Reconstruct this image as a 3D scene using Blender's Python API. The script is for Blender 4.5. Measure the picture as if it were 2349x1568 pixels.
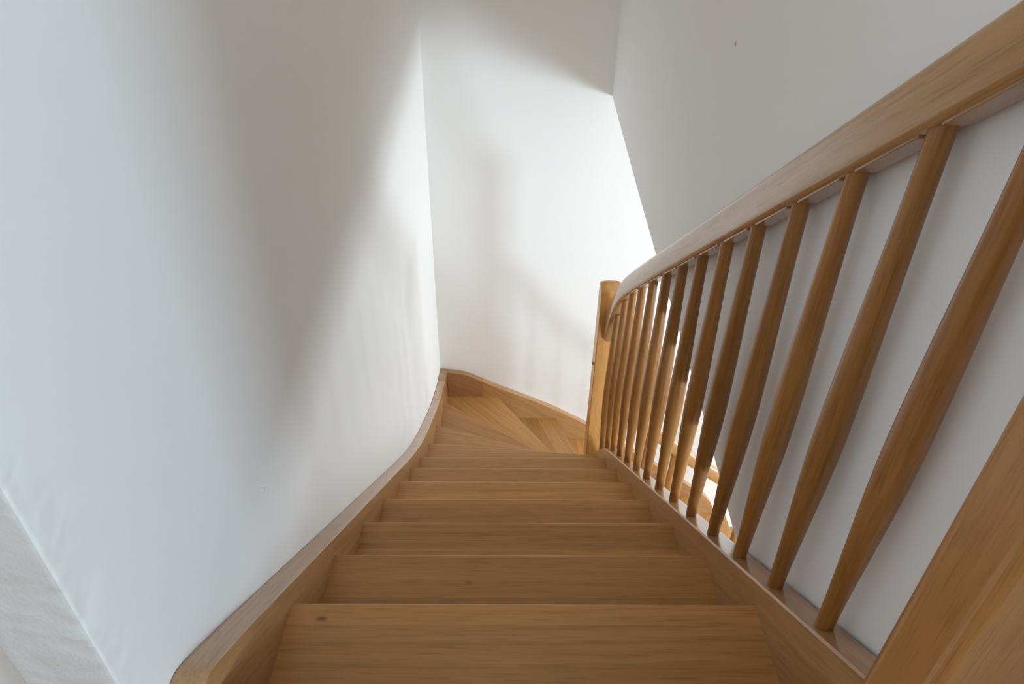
import bpy, bmesh, math, random
from mathutils import Vector, Matrix
random.seed(7)
scene = bpy.context.scene
for o in list(bpy.data.objects): bpy.data.objects.remove(o)

# ---------------------------------------------------------------- camera
cd = bpy.data.cameras.new('camera'); cam = bpy.data.objects.new('camera', cd)
scene.collection.objects.link(cam); scene.camera = cam
Rv = Vector((0.99993575, -0.00358626, 0.01075338)); Uv = Vector((-0.00669087, 0.57903050, 0.81527843)); Fv = Vector((0.00915034, 0.81529800, -0.57896930))
m = Matrix((Rv, Uv, -Fv)).transposed().to_4x4(); m.translation = Vector((-0.024265, -0.721979, 1.060841))
cam.matrix_world = m
cd.sensor_fit = 'HORIZONTAL'; cd.sensor_width = 36.0; cd.lens = 24.674; cd.clip_start = 0.02; cd.clip_end = 100

# ---------------------------------------------------------------- world, view, lights
w = bpy.data.worlds.new('world'); scene.world = w; w.use_nodes = True
w.node_tree.nodes['Background'].inputs[0].default_value = (0.75, 0.87, 1.0, 1)
w.node_tree.nodes['Background'].inputs[1].default_value = 0.2
scene.view_settings.view_transform = 'Standard'; scene.view_settings.look = 'None'
scene.cycles.diffuse_bounces = 8
scene.view_settings.exposure = 0.0; scene.view_settings.gamma = 1.0; scene.view_settings.use_curve_mapping = False

CEIL0 = 2.95
def area(name, loc, target, sx, sy, power, col):
    l = bpy.data.lights.new(name, 'AREA'); l.shape = 'RECTANGLE'; l.size = sx; l.size_y = sy; l.energy = power; l.color = col
    o = bpy.data.objects.new(name, l); scene.collection.objects.link(o); o.location = loc
    d = Vector(target) - Vector(loc); o.rotation_euler = d.to_track_quat('-Z', 'Y').to_euler()
    return o
# daylight from windows upstairs and downstairs, then two added fill lamps
area('daylight_lower_back', (3.10, -3.02, -1.65), (2.0, 2.0, -1.5), 1.1, 0.95, 180, (0.70, 0.88, 1.0))
area('daylight_lower_side', (4.25, 1.4, -1.05), (0.0, 1.4, -0.6), 1.7, 0.95, 106, (0.84, 0.94, 1.0))
area('daylight_upper', (3.45, -2.42, 1.50), (-0.4, 0.0, 0.7), 1.1, 1.2, 112, (0.62, 0.83, 1.0))
area('fill_roof', (0.0, 1.15, CEIL0 + 0.14), (0.0, 1.15, 0.0), 0.68, 1.38, 6, (1.0, 0.76, 0.52))  # added overhead fill that lifts the shaded walls, no known source
area('fill_left', (-1.75, -1.9, 1.6), (0.4, 0.6, 0.9), 1.2, 1.3, 7.5, (1.0, 0.90, 0.88))  # added weak fill from the left for the right wall, no known source

# ---------------------------------------------------------------- materials
def mat_new(n):
    mt = bpy.data.materials.new(n); mt.use_nodes = True
    nt = mt.node_tree; return mt, nt, nt.nodes, nt.links, nt.nodes['Principled BSDF']
def wood(name, light, dark, rough=0.36, knots=0.0, board=0.0, ring=1.0, coat=0.2, spec=0.5, streak=(1.8, 52, 52)):
    mt, nt, N, L, P = mat_new(name)
    at = N.new('ShaderNodeAttribute'); at.attribute_name = 'grain'
    tone = N.new('ShaderNodeAttribute'); tone.attribute_name = 'tone'
    mp = N.new('ShaderNodeMapping'); mp.inputs['Scale'].default_value = streak; L.new(at.outputs['Vector'], mp.inputs[0])
    wob = N.new('ShaderNodeTexNoise'); wob.inputs['Scale'].default_value = 1.6; L.new(at.outputs['Vector'], wob.inputs['Vector'])
    wv = N.new('ShaderNodeVectorMath'); wv.operation = 'SCALE'; wv.inputs['Scale'].default_value = 1.9 * ring
    L.new(wob.outputs['Color'], wv.inputs[0])
    ad = N.new('ShaderNodeVectorMath'); ad.operation = 'ADD'; L.new(mp.outputs[0], ad.inputs[0]); L.new(wv.outputs[0], ad.inputs[1])
    n1 = N.new('ShaderNodeTexNoise'); n1.inputs['Scale'].default_value = 1.0; n1.inputs['Detail'].default_value = 6; n1.inputs['Roughness'].default_value = 0.62
    L.new(ad.outputs[0], n1.inputs['Vector'])
    # fine pores
    mp2 = N.new('ShaderNodeMapping'); mp2.inputs['Scale'].default_value = (14, 330, 330); L.new(at.outputs['Vector'], mp2.inputs[0])
    n2 = N.new('ShaderNodeTexNoise'); n2.inputs['Scale'].default_value = 1.0; n2.inputs['Detail'].default_value = 2; L.new(mp2.outputs[0], n2.inputs['Vector'])
    r1 = N.new('ShaderNodeValToRGB'); r1.color_ramp.elements[0].position = 0.28; r1.color_ramp.elements[1].position = 0.72
    r1.color_ramp.elements[0].color = (*dark, 1); r1.color_ramp.elements[1].color = (*light, 1)
    L.new(n1.outputs['Fac'], r1.inputs[0])
    r2 = N.new('ShaderNodeMapRange'); r2.inputs['From Min'].default_value = 0.30; r2.inputs['From Max'].default_value = 0.5
    r2.inputs['To Min'].default_value = 0.78; r2.inputs['To Max'].default_value = 1.0; L.new(n2.outputs['Fac'], r2.inputs['Value'])
    mul = N.new('ShaderNodeVectorMath'); mul.operation = 'SCALE'; L.new(r1.outputs[0], mul.inputs[0]); L.new(r2.outputs[0], mul.inputs['Scale'])
    last = mul.outputs[0]
    if board:
        # edge-glued boards: each strip of the panel has its own tone
        sp = N.new('ShaderNodeSeparateXYZ'); L.new(at.outputs['Vector'], sp.inputs[0])
        dv = N.new('ShaderNodeMath'); dv.operation = 'DIVIDE'; dv.inputs[1].default_value = board; L.new(sp.outputs['Y'], dv.inputs[0])
        fl = N.new('ShaderNodeMath'); fl.operation = 'FLOOR'; L.new(dv.outputs[0], fl.inputs[0])
        wn = N.new('ShaderNodeTexWhiteNoise'); wn.noise_dimensions = '1D'; L.new(fl.outputs[0], wn.inputs['W'])
        mr = N.new('ShaderNodeMapRange'); mr.inputs['To Min'].default_value = 0.86; mr.inputs['To Max'].default_value = 1.14; L.new(wn.outputs['Value'], mr.inputs['Value'])
        m3 = N.new('ShaderNodeVectorMath'); m3.operation = 'SCALE'; L.new(last, m3.inputs[0]); L.new(mr.outputs[0], m3.inputs['Scale']); last = m3.outputs[0]
        fr = N.new('ShaderNodeMath'); fr.operation = 'FRACT'; L.new(dv.outputs[0], fr.inputs[0])
        gl = N.new('ShaderNodeMapRange'); gl.inputs['From Max'].default_value = 0.022; gl.inputs['To Min'].default_value = 0.78; L.new(fr.outputs[0], gl.inputs['Value'])
        m6 = N.new('ShaderNodeVectorMath'); m6.operation = 'SCALE'; L.new(last, m6.inputs[0]); L.new(gl.outputs[0], m6.inputs['Scale']); last = m6.outputs[0]
    if knots:
        mk = N.new('ShaderNodeMapping'); mk.inputs['Scale'].default_value = (2.4, 5.2, 0.0); L.new(at.outputs['Vector'], mk.inputs[0])
        vo = N.new('ShaderNodeTexVoronoi'); vo.inputs['Scale'].default_value = 2.0; L.new(mk.outputs[0], vo.inputs['Vector'])
        kr = N.new('ShaderNodeMapRange'); kr.inputs['From Min'].default_value = 0.020; kr.inputs['From Max'].default_value = 0.066
        kr.inputs['To Min'].default_value = 0.25; kr.inputs['To Max'].default_value = 1.0; L.new(vo.outputs['Distance'], kr.inputs['Value'])
        m4 = N.new('ShaderNodeVectorMath'); m4.operation = 'SCALE'; L.new(last, m4.inputs[0]); L.new(kr.outputs[0], m4.inputs['Scale']); last = m4.outputs[0]
    m5 = N.new('ShaderNodeVectorMath'); m5.operation = 'MULTIPLY'; L.new(last, m5.inputs[0]); L.new(tone.outputs['Vector'], m5.inputs[1])
    L.new(m5.outputs[0], P.inputs['Base Color'])
    P.inputs['Specular IOR Level'].default_value = spec
    P.inputs['Roughness'].default_value = rough; P.inputs['Coat Weight'].default_value = coat; P.inputs['Coat Roughness'].default_value = 0.12 if coat > 0.4 else 0.22
    bp = N.new('ShaderNodeBump'); bp.inputs['Strength'].default_value = 0.12; bp.inputs['Distance'].default_value = 0.0006
    L.new(n2.outputs['Fac'], bp.inputs['Height']); L.new(bp.outputs[0], P.inputs['Normal'])
    return mt
def plaster(name, col, scale, strength, dist, rough=0.85):
    mt, nt, N, L, P = mat_new(name)
    g = N.new('ShaderNodeNewGeometry')
    n = N.new('ShaderNodeTexNoise'); n.inputs['Scale'].default_value = scale; n.inputs['Detail'].default_value = 5; n.inputs['Roughness'].default_value = 0.6
    L.new(g.outputs['Position'], n.inputs['Vector'])
    b = N.new('ShaderNodeBump'); b.inputs['Strength'].default_value = strength; b.inputs['Distance'].default_value = dist
    L.new(n.outputs['Fac'], b.inputs['Height']); L.new(b.outputs[0], P.inputs['Normal'])
    P.inputs['Base Color'].default_value = (*col, 1); P.inputs['Roughness'].default_value = rough; P.inputs['Specular IOR Level'].default_value = 0.25
    return mt
def plain(name, col, rough=0.5):
    mt, nt, N, L, P = mat_new(name); P.inputs['Base Color'].default_value = (*col, 1); P.inputs['Roughness'].default_value = rough; return mt

OAK_L, OAK_D = (0.52, 0.268, 0.088), (0.38, 0.184, 0.052)
M_tread = wood('oak_tread', OAK_L, OAK_D, 0.42, coat=0.22, spec=0.4, streak=(1.3, 62, 62), knots=1, board=0.074)
M_string = wood('oak_string', (0.52, 0.300, 0.140), (0.36, 0.190, 0.075), 0.30, coat=0.6)
M_bal = wood('oak_baluster', (0.42, 0.195, 0.054), (0.24, 0.098, 0.022), 0.36, ring=1.4, coat=0.1, spec=0.4)
M_rail = wood('oak_handrail', (0.48, 0.270, 0.110), (0.34, 0.175, 0.062), 0.30, coat=0.6)
M_newel = wood('oak_newel', (0.62, 0.335, 0.118), (0.50, 0.250, 0.076), 0.36)
M_floor = wood('oak_floor', (0.54, 0.32, 0.15), (0.36, 0.20, 0.08), 0.4, board=0.07)
M_wall = plaster('white_plaster', (0.86, 0.86, 0.855), 55, 0.10, 0.002)
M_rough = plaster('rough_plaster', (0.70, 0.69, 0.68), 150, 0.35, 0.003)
M_ceil = plaster('ceiling_paint', (0.86, 0.86, 0.855), 80, 0.1, 0.002)
M_trim = plain('white_trim', (0.8, 0.8, 0.8), 0.35)
M_dark = plain('dark_hole', (0.03, 0.022, 0.016), 0.8)
M_spot = plain('grey_filler', (0.50, 0.48, 0.46), 0.9)
M_glass = plain('glass', (1, 1, 1), 0.0); M_glass.node_tree.nodes['Principled BSDF'].inputs['Transmission Weight'].default_value = 1.0

# ---------------------------------------------------------------- helpers
def finish(name, bm, mt, parent=None, gdir=None, bevel=0.0, smooth=40, tone=1.0, gup=None, seg=2):
    bmesh.ops.recalc_face_normals(bm, faces=bm.faces)
    me = bpy.data.meshes.new(name); bm.to_mesh(me); bm.free()
    o = bpy.data.objects.new(name, me); scene.collection.objects.link(o)
    me.materials.append(mt)
    if gdir is not None:
        d = Vector(gdir).normalized(); u = Vector(gup) if gup else Vector((0, 0, 1))
        if abs(d.dot(u.normalized())) > 0.95: u = Vector((0, 1, 0))
        s = d.cross(u).normalized(); u2 = s.cross(d).normalized()
        off = Vector((random.uniform(0, 30), random.uniform(0, 3), random.uniform(0, 30)))
        a = me.attributes.new('grain', 'FLOAT_VECTOR', 'POINT')
        for i, v in enumerate(me.vertices):
            c = v.co; a.data[i].vector = (c.dot(d) + off.x, c.dot(s) + off.y, c.dot(u2) + off.z)
    t = tone if isinstance(tone, tuple) else (tone, tone, tone)
    a = me.attributes.new('tone', 'FLOAT_VECTOR', 'POINT')
    for i in range(len(me.vertices)): a.data[i].vector = t
    for p in me.polygons: p.use_smooth = True
    if bevel:
        b = o.modifiers.new('bevel', 'BEVEL'); b.width = bevel; b.segments = seg; b.limit_method = 'ANGLE'; b.angle_limit = math.radians(35); b.harden_normals = False
    try: me.set_sharp_from_angle(angle=math.radians(smooth))
    except Exception: pass
    if parent: o.parent = parent
    return o
def box_bm(a, b, bm=None):
    bm = bm or bmesh.new()
    x0, y0, z0 = a; x1, y1, z1 = b
    v = [bm.verts.new(p) for p in ((x0,y0,z0),(x1,y0,z0),(x1,y1,z0),(x0,y1,z0),(x0,y0,z1),(x1,y0,z1),(x1,y1,z1),(x0,y1,z1))]
    for f in ((0,3,2,1),(4,5,6,7),(0,1,5,4),(1,2,6,5),(2,3,7,6),(3,0,4,7)): bm.faces.new([v[i] for i in f])
    return bm
def prism_z(pts, z0, z1, bm=None):
    bm = bm or bmesh.new()
    lo = [bm.verts.new((x, y, z0)) for x, y in pts]; hi = [bm.verts.new((x, y, z1)) for x, y in pts]
    bm.faces.new(lo[::-1]); bm.faces.new(hi)
    n = len(pts)
    for i in range(n): bm.faces.new((lo[i], lo[(i+1) % n], hi[(i+1) % n], hi[i]))
    return bm
def strip_board(prof, t0, t1, axis):
    """board along `axis` ('x' or 'y'); prof = [(s, ztop, zbot)], thickness t0..t1 across"""
    bm = bmesh.new(); rows = []
    for s, zt, zb in prof:
        P = (lambda t, z: (t, s, z)) if axis == 'y' else (lambda t, z: (s, t, z))
        rows.append([bm.verts.new(P(t0, zt)), bm.verts.new(P(t1, zt)), bm.verts.new(P(t1, zb)), bm.verts.new(P(t0, zb))])
    for a, b in zip(rows, rows[1:]):
        for i in range(4): bm.faces.new((a[i], a[(i+1) % 4], b[(i+1) % 4], b[i]))
    bm.faces.new(rows[0]); bm.faces.new(rows[-1][::-1])
    return bm
def catmull(pts, n=8):
    out = []; P = [pts[0]] + list(pts) + [pts[-1]]
    for i in range(1, len(P) - 2):
        p0, p1, p2, p3 = [Vector(q) for q in P[i-1:i+3]]
        for k in range(n):
            t = k / n
            out.append(0.5 * ((2*p1) + (-p0+p2)*t + (2*p0-5*p1+4*p2-p3)*t*t + (-p0+3*p1-3*p2+p3)*t*t*t))
    out.append(Vector(pts[-1])); return out
def interp(tab, s):
    if s <= tab[0][0]:
        (a, b), (c, d) = tab[0], tab[1]
    elif s >= tab[-1][0]:
        (a, b), (c, d) = tab[-2], tab[-1]
    else:
        for (a, b), (c, d) in zip(tab, tab[1:]):
            if a <= s <= c: break
    return b + (d - b) * (s - a) / (c - a)
def empty(name, loc, label, cat, group=None):
    o = bpy.data.objects.new(name, None); scene.collection.objects.link(o); o.location = loc; o.empty_display_size = 0.1
    tag(o, label, cat, group); return o
def tag(o, label, cat, group=None):
    o['label'] = label; o['category'] = cat
    if group: o['group'] = group
    return o
def struct(name, bm, mt, bevel=0.0, parent=None, gdir=None):
    o = finish(name, bm, mt, parent, gdir=gdir, bevel=bevel)
    if not parent: o['kind'] = 'structure'
    return o
def adopt(root):
    """children were built in world space: keep them in place under a root that has a location"""
    bpy.context.view_layer.update()
    for c in root.children:
        c.matrix_parent_inverse = root.matrix_world.inverted()

# ---------------------------------------------------------------- dimensions (metres)
G, RI = 0.24, 0.17970            # going, rise
K = RI / G
XL, XR = -0.386, 0.4065          # inner faces of the strings
WL, YB = -0.430, 2.745           # left wall plane, back wall plane
YBI = 2.705
LOW = -17 * RI                   # lower floor
TOP = 1 * RI                     # upper landing
CEIL = 2.95

# ---------------------------------------------------------------- the setting
# left wall of the stairwell, with its free end (rough plaster) at the landing
bm = box_bm((WL - 0.10, -0.262, LOW - 0.2), (WL - 0.004, YB + 0.15, CEIL)); struct('wall_left_core', bm, M_wall)
# rough plastered corner: an uneven rounded arris, modelled as a fine grid
bm = bmesh.new(); rr = random.Random(3)
from mathutils import noise
prof = []
for k in range(9): prof.append((WL - 0.10 + 0.012 - 0.012 * math.cos(math.radians(90 - k * 11.25)) * 1.0, 0))
cols = []
path = [(WL - 0.1, -0.255), (WL - 0.1005, -0.30), (WL - 0.1005, -0.318)]
for k in range(1, 7):
    a = math.radians(180 + k * 15); path.append((WL - 0.090 + 0.0105 * math.cos(a), -0.318 + 0.0105 * math.sin(a)))
for k in range(1, 12): path.append((WL - 0.09 + 0.085 * k / 12, -0.3285))
for k in range(0, 7):
    a = math.radians(270 + k * 15); path.append((WL - 0.005 + 0.0055 * math.cos(a), -0.323 + 0.0055 * math.sin(a)))
for k in range(1, 12): path.append((WL, -0.323 + 0.0056 * k))
path.append((WL, YB + 0.10))
zs = [LOW + 0.02 * i for i in range(0)] or []
z = 0.0
while z <= 1.4: zs.append(z); z += 0.0035
zs = [LOW - 0.2, -0.6] + zs + [CEIL]
grid = []
for z in zs:
    row = []
    for i, (x, y) in enumerate(path):
        e = noise.noise(Vector((x * 60, y * 60, z * 60))) * 0.0015 + noise.noise(Vector((x * 14, y * 14, z * 14))) * 0.0022 + noise.noise(Vector((x * 170, y * 170, z * 170))) * 0.0009
        f = 1.0 if y < -0.312 else max(0.0, 1 - (y + 0.312) / 0.045)
        if x < WL - 0.095: f = 0.0
        ex, ey = (e * f, -e * f)
        row.append(bm.verts.new((x + (ex if x > WL - 0.03 else -ex * 0.3), y + ey, z)))
    grid.append(row)
for a, b in zip(grid, grid[1:]):
    for i in range(len(a) - 1): bm.faces.new((a[i], a[i+1], b[i+1], b[i]))
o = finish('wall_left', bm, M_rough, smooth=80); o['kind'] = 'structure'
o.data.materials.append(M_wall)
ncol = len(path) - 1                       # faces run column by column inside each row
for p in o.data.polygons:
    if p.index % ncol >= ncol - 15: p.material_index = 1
struct('wall_hall', box_bm((-1.5, -0.275, LOW + 2.0), (WL - 0.10, -0.20, CEIL)), M_wall)
struct('wall_back', box_bm((-3.2, YB, LOW - 0.2), (4.3, YB + 0.15, CEIL)), M_wall)
# right wall of the stairwell, standing on the edge of the upper floor; it runs one degree out of parallel
bm = bmesh.new()
ya, yb_ = -0.42, YB + 0.02
xa, xb = 0.458 + (ya + 0.3) * 0.00952, 0.458 + (yb_ + 0.3) * 0.00952
za, zb = -0.163, 0.066
edge = [(-0.42, -0.185), (0.23, -0.129), (0.59, -0.087), (0.89, -0.066), (1.364, -0.046), (1.843, -0.013), (2.645, 0.055), (YB + 0.02, 0.068)]
rows = []
for y, z in edge:
    x = 0.458 + (y + 0.3) * 0.00952
    rows.append([bm.verts.new((x, y, z)), bm.verts.new((x + 0.10, y, z)), bm.verts.new((x + 0.10, y, CEIL)), bm.verts.new((x, y, CEIL))])
for a, b in zip(rows, rows[1:]):
    for i in range(4): bm.faces.new((a[i], a[(i+1) % 4], b[(i+1) % 4], b[i]))
bm.faces.new(rows[0]); bm.faces.new(rows[-1][::-1])
struct('wall_right', bm, M_wall)
# wall under the upper landing at the near end of the stair
struct('floor_landing', prism_z([(-3.2, -3.6), (3.6, -3.6), (3.6, -0.42), (0.4565, -0.42), (0.4565, -0.309), (XR, -0.309), (XR, -0.276), (XL, -0.276), (XL, -0.331), (WL - 0.10, -0.331), (-3.2, -0.331)], 0.0, TOP), M_floor, gdir=(1, 0, 0))
struct('floor_right', box_bm((0.56, -0.42, 0.075), (4.2, YB, TOP)), M_ceil)
struct('floor_left', box_bm((-3.2, -0.331, 0.0), (WL - 0.10, YB, TOP)), M_floor, gdir=(0, 1, 0))
struct('floor_lower', box_bm((-3.2, -3.6, LOW - 0.15), (4.3, YB, LOW)), M_floor, gdir=(1, 0, 0))
bm = bmesh.new()
for a0, a1, b0, b1 in ((-3.2, -0.35, -3.6, YB + 0.15), (0.35, 4.3, -3.6, YB + 0.15), (-0.35, 0.35, -3.6, 0.45), (-0.35, 0.35, 1.85, YB + 0.15)): box_bm((a0, b0, CEIL), (a1, b1, CEIL + 0.15), bm)
struct('ceiling', bm, M_ceil)
bm = bmesh.new()
for a0, a1, b0, b1 in ((-0.35, -0.31, 0.45, 1.85), (0.31, 0.35, 0.45, 1.85), (-0.31, 0.31, 0.45, 0.49), (-0.31, 0.31, 1.81, 1.85)): box_bm((a0, b0, CEIL + 0.06), (a1, b1, CEIL + 0.12), bm)
struct('added_roof_window', bm, M_trim)  # invented skylight frame, added around the overhead fill lamp
# outer walls with window openings
def wall_with_hole(name, fixed, t, u0, u1, z0, z1, hole, axis):
    """axis 'x': wall plane x=fixed..fixed+t, u=y; axis 'y': plane y, u=x"""
    bm = bmesh.new(); h0, h1, g0, g1 = hole
    for a0, a1, b0, b1 in ((u0, h0, z0, z1), (h1, u1, z0, z1), (h0, h1, z0, g0), (h0, h1, g1, z1)):
        if axis == 'x': box_bm((fixed, a0, b0), (fixed + t, a1, b1), bm)
        else: box_bm((a0, fixed, b0), (a1, fixed + t, b1), bm)
    return struct(name, bm, M_wall)
wall_with_hole('wall_lower_side', 4.0, 0.15, -3.6, YB, LOW, 0.08, (0.5, 2.3, -1.55, -0.52), 'x')
wall_with_hole('wall_lower_near', -2.90, 0.15, -3.2, 4.0, LOW, 0.07, (2.52, 3.68, -2.15, -1.12), 'y')
struct('wall_upper_right', box_bm((0.55, -0.52, TOP), (3.6, -0.42, CEIL)), M_wall)
wall_with_hole('wall_upper_side', 3.2, 0.15, -3.6, -0.42, TOP, CEIL, (-3.0, -1.9, 0.88, 2.12), 'x')
struct('wall_upper_near', box_bm((-3.2, -3.6, TOP), (3.6, -3.45, CEIL)), M_wall)
wall_with_hole('wall_far_left', -1.65, 0.15, -3.6, YB, TOP - 0.01, CEIL, (-2.5, -1.3, 0.95, 2.25), 'x')
struct('wall_lower_left', box_bm((-3.2, -3.6, LOW), (-3.05, YB, 0.07)), M_wall)
def window(name, axis, fixed, u0, u1, z0, z1):
    bm = bmesh.new(); f = 0.045; t = 0.05
    def bx(a0, a1, b0, b1):
        if axis == 'x': box_bm((fixed, a0, b0), (fixed + t, a1, b1), bm)
        else: box_bm((a0, fixed, b0), (a1, fixed + t, b1), bm)
    bx(u0, u1, z0, z0 + f); bx(u0, u1, z1 - f, z1); bx(u0, u0 + f, z0 + f, z1 - f); bx(u1 - f, u1, z0 + f, z1 - f)
    return struct(name, bm, M_trim, bevel=0.003)
window('window_1', 'x', 4.06, 0.5, 2.3, -1.55, -0.52)
window('window_2', 'y', -2.86, 2.52, 3.68, -2.15, -1.12)
window('added_left_window', 'x', -1.6, -2.5, -1.3, 0.95, 2.25)  # invented window frame, added in front of the left fill lamp
window('window_3', 'x', 3.26, -3.0, -1.9, 0.88, 2.12)
# white skirting at the foot of the back wall, beyond the end of the string
bm = bmesh.new()
prof = [(0, 0), (-0.016, 0), (-0.016, 0.075), (-0.011, 0.082), (-0.011, 0.092), (-0.004, 0.100), (0, 0.100)]
a = [bm.verts.new((1.56, YB + y, LOW + z)) for y, z in prof]; b = [bm.verts.new((4.0, YB + y, LOW + z)) for y, z in prof]
for i in range(len(prof)): bm.faces.new((a[i], a[(i+1) % len(prof)], b[(i+1) % len(prof)], b[i]))
bm.faces.new(a); bm.faces.new(b[::-1])
struct('baseboard_back', bm, M_trim)

# ---------------------------------------------------------------- staircase
stair = empty('staircase', (0, 1.9, LOW), 'honey oak winder staircase with closed risers descending between white walls and turning right', 'staircase')
# nosing lines: (x, y) at the left/back string and at the inner string/newel
nos = {n: ((XL, n * G), (XR, n * G)) for n in range(-1, 7)}
nos[7] = ((XL, 1.716), (XR, 1.640))
nos[8] = ((XL, 2.042), (0.378, 1.768))
nos[9] = ((XL, 2.452), (0.378, 1.865))
nos[10] = ((-0.081, YBI), (0.455, 1.879))
nos[11] = ((0.305, YBI), (0.560, 1.885))
nos[12] = ((0.612, YBI), (0.705, 1.862))
nos[13] = ((0.852, YBI), (0.885, 1.862))
nos[14] = ((1.092, YBI), (1.095, 1.862))
nos[15] = ((1.332, YBI), (1.332, 1.862))
nos[16] = ((1.572, YBI), (1.572, 1.862))
def poly_for(n):
    """outline of tread n: from under the tread above out to its own nosing"""
    E = 0.012
    if n <= 6:
        yb0 = (n - 1) * G - 0.035 if n >= 0 else -0.2755
        return [(XL - E, yb0), (XR + E, yb0), (XR + E, n * G), (XL - E, n * G)]
    (a0, a1), (b0, b1) = nos[n - 1], nos[n]
    def back(p, q, d=0.035):  # shift the upper nosing line back under the tread above
        v = Vector((q[0] - p[0], q[1] - p[1])).normalized(); nrm = Vector((v.y, -v.x)) * d
        return (p[0] + nrm.x, p[1] + nrm.y), (q[0] + nrm.x, q[1] + nrm.y)
    A0, A1 = back(a0, a1)
    if n == 7: return [(XL - E, A0[1]), (XR + E, A1[1]), (XR + E, b1[1]), b1, (XL - E, b0[1])]
    if n == 8: return [(XL - E, A0[1]), (XR, 1.60), (XR, 1.80), (0.378, 1.80), b1, (XL - E, b0[1])]
    if n == 9: return [(XL - E, A0[1]), (0.390, A1[1]), (0.390, 1.865), b1, (XL - E, b0[1])]
    if n == 10: return [(XL - E, A0[1]), (0.385, 1.83), (0.455, 1.86), b1, (b0[0], YBI + E), (XL - E, YBI + E)]
    if n == 11: return [(A0[0], YBI + E), (A1[0] - 0.02, A1[1] - 0.0), (0.45, 1.86), (b1[0], 1.86), b1, (b0[0], YBI + E)]
    return [(A0[0], YBI + E), (A1[0], 1.858), (b1[0], 1.858), b1, (b0[0], YBI + E)]
gd = {8: (1, -0.2, 0), 9: (1, -0.55, 0), 10: (1, -1.15, 0), 11: (0.35, -1, 0), 12: (0.12, -1, 0)}
for n in range(-1, 17):
    gdir = gd.get(n, (1, 0, 0) if n < 8 else (0, 1, 0))
    tn = (1.07, 0.95, 1.02, 0.91)[n % 4] * (1.0 if n < 7 else 1.06)
    finish('tread', prism_z(poly_for(n), -n * RI - 0.040, -n * RI), M_tread, stair, gdir=gdir, bevel=0.005, tone=(tn, tn, tn))
    # riser under the nosing, set back 30 mm
    p, q = nos[n]; v = Vector((q[0] - p[0], q[1] - p[1])).normalized(); nr = Vector((v.y, -v.x))
    e = 0.010
    p2 = Vector(p) - v * e; q2 = Vector(q) + v * (e if n < 8 or n > 11 else -0.004)
    P1 = [p2 + nr * 0.030, q2 + nr * 0.030, q2 + nr * 0.048, p2 + nr * 0.048]
    if n < 7 and n > -1 or n == -1: P1 = [Vector((XL - e, n*G - 0.030)), Vector((XR + e, n*G - 0.030)), Vector((XR + e, n*G - 0.048)), Vector((XL - e, n*G - 0.048))]
    finish('riser', prism_z([tuple(a) for a in P1], -(n + 1) * RI + 0.001, -n * RI - 0.039), M_tread, stair, gdir=(v.x, v.y, 0))
def lin(y): return -K * y
left_top = [(-0.330, 0.178), (-0.322, 0.193), (-0.306, 0.208), (-0.285, 0.219), (-0.262, 0.2245), (-0.235, 0.2155)]
y = -0.15
while y < 1.25: left_top.append((y, lin(y) + 0.0435)); y += 0.1
left_top += [(1.30, -0.926), (1.45, -1.028), (1.60, -1.120), (1.75, -1.205), (1.90, -1.284), (2.05, -1.362), (2.20, -1.432), (2.35, -1.494), (2.50, -1.548), (2.62, -1.582), (2.72, -1.604), (2.745, -1.608)]
left_bot = [(-0.34, -0.10), (0.0, -0.26), (1.3, -1.235), (2.0, -1.75), (2.745, -2.00)]
def seg(tab, a, b, n):
    sm = catmull([(p[0], p[1], 0) for p in tab], 5); T = [(q[0], q[1]) for q in sm]
    pts = sorted(set([a, b] + [p[0] for p in T if a < p[0] < b])); return [(s, interp(T, s)) for s in pts]
def board(name, tab, bot, a, b, t0, t1, axis, slope, mt=M_string, tone=1.0, parent=stair, bevel=0.003):
    prof = [(s, z, interp(bot, s)) for s, z in seg(tab, a, b, 0)]
    d = (0, 1, slope) if axis == 'y' else (1, 0, slope)
    return finish(name, strip_board(prof, t0, t1, axis), mt, parent, gdir=d, bevel=bevel, tone=tone)
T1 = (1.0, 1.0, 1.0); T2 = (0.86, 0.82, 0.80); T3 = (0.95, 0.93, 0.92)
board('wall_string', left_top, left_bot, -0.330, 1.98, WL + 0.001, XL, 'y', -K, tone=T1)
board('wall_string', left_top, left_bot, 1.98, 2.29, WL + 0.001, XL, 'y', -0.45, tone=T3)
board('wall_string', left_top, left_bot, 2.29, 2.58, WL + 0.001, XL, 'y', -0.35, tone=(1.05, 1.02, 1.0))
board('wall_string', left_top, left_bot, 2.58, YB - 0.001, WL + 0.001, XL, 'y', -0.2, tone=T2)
back_top = [(-0.386, -1.6085), (-0.345, -1.612), (-0.300, -1.620), (-0.254, -1.635), (-0.17, -1.676), (-0.049, -1.738), (0.09, -1.803), (0.232, -1.873), (0.37, -1.950), (0.505, -2.034),
            (0.64, -2.130), (0.782, -2.230), (0.915, -2.334), (1.10, -2.470), (1.262, -2.597), (1.38, -2.69), (1.43, -2.745), (1.465, -2.80), (1.485, -2.87), (1.492, -2.95), (1.495, LOW)]
back_bot = [(-0.386, -2.05), (-0.1, -2.05), (0.5, -2.4), (1.0, -2.8), (1.3, LOW + 0.005), (1.6, LOW + 0.005)]
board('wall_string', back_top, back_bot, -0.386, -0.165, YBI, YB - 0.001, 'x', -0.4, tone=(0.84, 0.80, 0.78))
board('wall_string', back_top, back_bot, -0.165, 1.494, YBI, YB - 0.001, 'x', -0.62, tone=(1.10, 1.08, 1.04))
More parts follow.
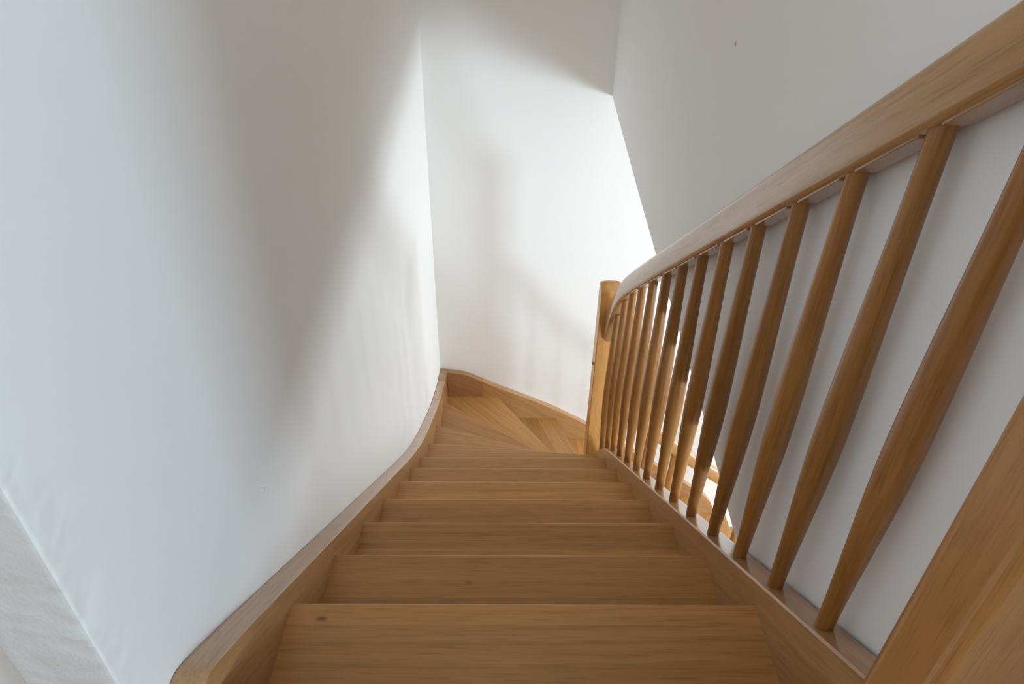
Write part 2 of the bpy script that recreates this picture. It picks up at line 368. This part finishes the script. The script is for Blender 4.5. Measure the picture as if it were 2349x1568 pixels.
# outer string of the upper flight, its top falling away in a round shoulder before the newel
out_top = [(-0.315, lin(-0.315) + 0.051)]
y = -0.2
while y < 1.36: out_top.append((y, lin(y) + 0.051)); y += 0.13
out_top += [(1.40, -0.999), (1.46, -1.045), (1.51, -1.090), (1.56, -1.140), (1.61, -1.193), (1.66, -1.252), (1.70, -1.305), (1.74, -1.36), (1.793, -1.44)]
out_bot = [(-0.4, 0.0), (0.0, -0.25), (1.3, -1.225), (1.8, -1.60)]
XO = 0.4535
board('outer_string', out_top, out_bot, -0.315, 1.792, XR, XO, 'y', -K, tone=(0.98, 0.95, 0.93), bevel=0.0035)
# outer string of the lower flight
low_top = [(0.452, -2.03), (0.52, -2.085), (0.60, -2.13), (0.72, -2.19), (0.85, -2.285), (1.00, -2.397), (1.2, -2.547), (1.45, -2.735)]
low_bot = [(0.452, -2.36), (1.0, -2.70), (1.45, LOW + 0.003)]
board('outer_string', low_top, low_bot, 0.452, 1.45, 1.812, 1.858, 'x', -K, tone=(1.05, 1.03, 1.0))
adopt(stair)

# ---------------------------------------------------------------- handrails
def sweep_rail(name, path, w, h, parent, mt, plane, fixed, r_top=0.014, r_bot=0.013, tone=1.0, gdir=None):
    bm = bmesh.new(); sec = []
    def corner(cx, cz, r, a0):
        for k in range(5):
            a = math.radians(a0 + k * 22.5); sec.append((cx + r * math.cos(a), cz + r * math.sin(a)))
    corner(w/2 - r_top, h/2 - r_top, r_top, 0); corner(-w/2 + r_top, h/2 - r_top, r_top, 90)
    corner(-w/2 + r_bot, -h/2 + r_bot, r_bot, 180); corner(w/2 - r_bot, -h/2 + r_bot, r_bot, 270)
    rows = []
    for i, p in enumerate(path):
        a = path[max(0, i - 1)]; b = path[min(len(path) - 1, i + 1)]
        t = (Vector(b) - Vector(a)).normalized(); n = Vector((-t.y, t.x)) if t.x > 0 else Vector((-t.y, t.x))
        row = []
        for u, v in sec:
            q = Vector(p[:2]) + n.to_2d() * v
            row.append(bm.verts.new((fixed + u, q.x, q.y) if plane == 'y' else (q.x, fixed - u, q.y)))
        rows.append(row)
    k = len(sec)
    for a, b in zip(rows, rows[1:]):
        for i in range(k): bm.faces.new((a[i], a[(i+1) % k], b[(i+1) % k], b[i]))
    bm.faces.new(rows[0]); bm.faces.new(rows[-1][::-1])
    return finish(name, bm, mt, parent, gdir=gdir, smooth=50, tone=tone)
XC = 0.428
railing = empty('stair_railing', (XC, 0.7, lin(0.7)), 'oak railing beside the upper flight, curved handrail over fourteen tapered round balusters', 'railing')
ctrl = [(-0.345, lin(-0.345) + 0.8635), (0.0, 0.8635), (0.4, lin(0.4) + 0.8635), (0.8, lin(0.8) + 0.8635), (1.15, lin(1.15) + 0.8635), (1.34, lin(1.34) + 0.862), (1.46, -0.236), (1.55, -0.315), (1.63, -0.402), (1.70, -0.497), (1.755, -0.590), (1.802, -0.690)]
path = [Vector((q[0], q[1])) for q in catmull([(a, b, 0) for a, b in ctrl], 8)]
sweep_rail('handrail', path, 0.050, 0.0665, railing, M_rail, 'y', XC, gdir=(0, 1, -K), tone=(1.02, 1.0, 0.98))
def under(y):     # underside of the handrail above y
    best = None
    for p, q in zip(path, path[1:]):
        if p.x <= y <= q.x:
            t = (q - p).normalized(); n = Vector((-t.y, t.x))
            f = (y - p.x) / (q.x - p.x); c = p.lerp(q, f); return c.y - 0.5 * 0.0665 / max(0.25, t.x)
    return lin(y) + 0.822
PROFILE = [(0.0, .0124), (0.06, .0128), (0.14, .0144), (0.24, .0172), (0.34, .0200), (0.42, .0213), (0.50, .0211), (0.60, .0196), (0.72, .0172), (0.84, .0150), (0.94, .0138), (1.0, .0136)]
def baluster_bm(h, s=1.0, n=20):
    bm = bmesh.new(); rows = []
    pr = catmull([(a, b, 0) for a, b in PROFILE], 3)
    for q in pr:
        rows.append([bm.verts.new((q[1] * s * math.cos(2 * math.pi * k / n), q[1] * s * math.sin(2 * math.pi * k / n), q[0] * h)) for k in range(n)])
    for a, b in zip(rows, rows[1:]):
        for i in range(n): bm.faces.new((a[i], a[(i+1) % n], b[(i+1) % n], b[i]))
    bm.faces.new(rows[0][::-1]); bm.faces.new(rows[-1])
    return bm
ybal = [-0.147, -0.003, 0.1385, 0.2765, 0.421, 0.563, 0.706, 0.850, 0.993, 1.135, 1.277, 1.410, 1.532, 1.660]
def str_top(y):
    T = [(q[0], q[1]) for q in catmull([(p[0], p[1], 0) for p in out_top], 5)]; return interp(T, y)
for i, yy in enumerate(ybal):
    z0 = str_top(yy) - 0.009; z1 = under(yy) + 0.010
    tn = random.uniform(0.9, 1.08)
    o = finish('baluster', baluster_bm(z1 - z0), M_bal, railing, gdir=(0, 0, 1), smooth=60, tone=(tn, tn * 0.99, tn * 0.97))
    o.location = (XC, yy, z0); o.rotation_euler.z = random.uniform(0, 0.2)
    # infill strip in the groove of the handrail, up to the next baluster
    if i < len(ybal) - 3:
        ya2, yb2 = yy + 0.0165, ybal[i + 1] - 0.0165
        pr = [(s, under(s) + 0.003, under(s) - 0.0035) for s in (ya2, (ya2 + yb2) / 2, yb2)]
        finish('infill_strip', strip_board(pr, XC - 0.0145, XC + 0.0145, 'y'), M_rail, railing, gdir=(0, 1, -K), bevel=0.001, tone=(0.9, 0.88, 0.86))
adopt(railing)

lowrail = empty('stair_railing', (0.95, 1.835, -2.35), 'lower oak railing seen through the balusters, descending to the right beyond the newel post', 'railing')
ctrl = [(0.450, -0.955), (0.52, -1.045), (0.60, -1.152), (0.667, -1.232), (0.73, -1.300), (0.83, -1.397), (0.945, -1.494), (1.20, -1.690), (1.455, -1.885)]
path_up = path
path = [Vector((q[0], q[1])) for q in catmull([(a, b, 0) for a, b in ctrl], 8)]
sweep_rail('handrail', path, 0.050, 0.0665, lowrail, M_rail, 'x', 1.835, gdir=(1, 0, -K), tone=(1.2, 1.14, 1.0))  # raised tone puts the bright light downstairs into the rail colour
Tl = [(q[0], q[1]) for q in catmull([(p[0], p[1], 0) for p in low_top], 5)]
for i in range(7):
    xx = 0.545 + 0.1425 * i
    if xx > 1.42: break
    z0 = interp(Tl, xx) - 0.008; z1 = under(xx) + 0.010
    o = finish('baluster', baluster_bm(z1 - z0), M_bal, lowrail, gdir=(0, 0, 1), smooth=60, tone=(1.05, 1.03, 1.0)); o.location = (xx, 1.835, z0)
adopt(lowrail)

# ---------------------------------------------------------------- newel posts
def newel(x0, x1, y0, y1, z0, z1, label, parent_plug=False, crown=0.03, tone=1.0, bevel=0.0035):
    root = empty('newel_post', ((x0 + x1) / 2, (y0 + y1) / 2, z0), label, 'newel post')
    bm = bmesh.new(); nx, ny = 8, 10
    # shaft whose top is a barrel-shaped saddle, arched from front to back
    top = []
    for j in range(ny + 1):
        row = []
        for i in range(nx + 1):
            x = x0 + (x1 - x0) * i / nx; y = y0 + (y1 - y0) * j / ny
            a = (j / ny - 0.5) * 2; b = (i / nx - 0.5) * 2
            row.append(bm.verts.new((x, y, z1 - crown * a * a - crown * 0.18 * b * b)))
        top.append(row)
    for j in range(ny):
        for i in range(nx): bm.faces.new((top[j][i], top[j][i+1], top[j+1][i+1], top[j+1][i]))
    ring = [top[0][i] for i in range(nx + 1)] + [top[j][nx] for j in range(1, ny + 1)] + [top[ny][i] for i in range(nx - 1, -1, -1)] + [top[j][0] for j in range(ny - 1, 0, -1)]
    low = [bm.verts.new((v.co.x, v.co.y, z0)) for v in ring]; n = len(ring)
    for i in range(n): bm.faces.new((ring[i], low[i], low[(i+1) % n], ring[(i+1) % n]))
    bm.faces.new(low)
    finish('post', bm, M_newel, root, gdir=(0, 0, 1), bevel=bevel, smooth=35, tone=tone, seg=5 if bevel > 0.01 else 2)
    return root
nw = newel(0.3765, 0.4585, 1.790, 1.872, -2.31, -0.435, 'square oak newel post at the turn, with arched top where both handrails meet', tone=(1.12, 1.08, 1.0))  # raised tone paints the strong light at the turn into the oak
bm = bmesh.new(); bmesh.ops.create_cone(bm, cap_ends=True, segments=20, radius1=0.0075, radius2=0.0068, depth=0.003)
bmesh.ops.rotate(bm, verts=bm.verts, cent=(0, 0, 0), matrix=Matrix.Rotation(-math.pi/2, 3, 'Y')); bmesh.ops.translate(bm, verts=bm.verts, vec=(0.3755, 1.832, -0.869))
pl = finish('screw_plug', bm, M_dark, nw); pl['label'] = 'small dark round plug'
adopt(nw)
nn = newel(0.369, 0.4565, -0.385, -0.308, TOP, 1.42, 'large foreground oak newel post at the head of the stairs', crown=0.02, tone=(0.71, 0.62, 0.52), bevel=0.011); adopt(nn)  # same oak with lowered tone, dimmer light up here painted in
n3 = newel(1.450, 1.532, 1.794, 1.876, LOW, -1.72, 'x', tone=(1.05, 1.03, 1.0))
for c in list(n3.children): c.parent = lowrail; c.matrix_parent_inverse = lowrail.matrix_world.inverted(); c.name = 'end_post'
bpy.data.objects.remove(n3)

# ---------------------------------------------------------------- marks on the walls
def blob(name, c, nrm, r, mt, label, seed):
    bm = bmesh.new(); rr = random.Random(seed); n = 12
    vs = [Vector((0, r[0] * (1 + rr.uniform(-.25, .25)) * math.cos(2*math.pi*k/n), r[1] * (1 + rr.uniform(-.25, .25)) * math.sin(2*math.pi*k/n))) for k in range(n)]
    A = [bm.verts.new(Vector(c) + v) for v in vs]; B = [bm.verts.new(Vector(c) + v * 0.7 + Vector((nrm * 0.0012, 0, 0))) for v in vs]
    for i in range(n): bm.faces.new((A[i], A[(i+1) % n], B[(i+1) % n], B[i]))
    bm.faces.new(B); bm.faces.new(A[::-1])
    return tag(finish(name, bm, mt), label, 'wall mark')
blob('nail_hole', (WL, 0.100, 0.169), 1, (0.0007, 0.0018), M_dark, 'tiny dark nail hole in the bluish part of the left wall', 1)
blob('filler_spot', (0.458 + 1.189 * 0.00952, 0.889, 0.712), -1, (0.0060, 0.0060), M_spot, 'small grey filler spot high on the right wall above the handrail', 2)
blob('paint_chip', (0.458 + 0.462 * 0.00952, 0.162, 0.424), -1, (0.0022, 0.0030), M_spot, 'tiny grey paint chip on the right wall between two balusters', 3)
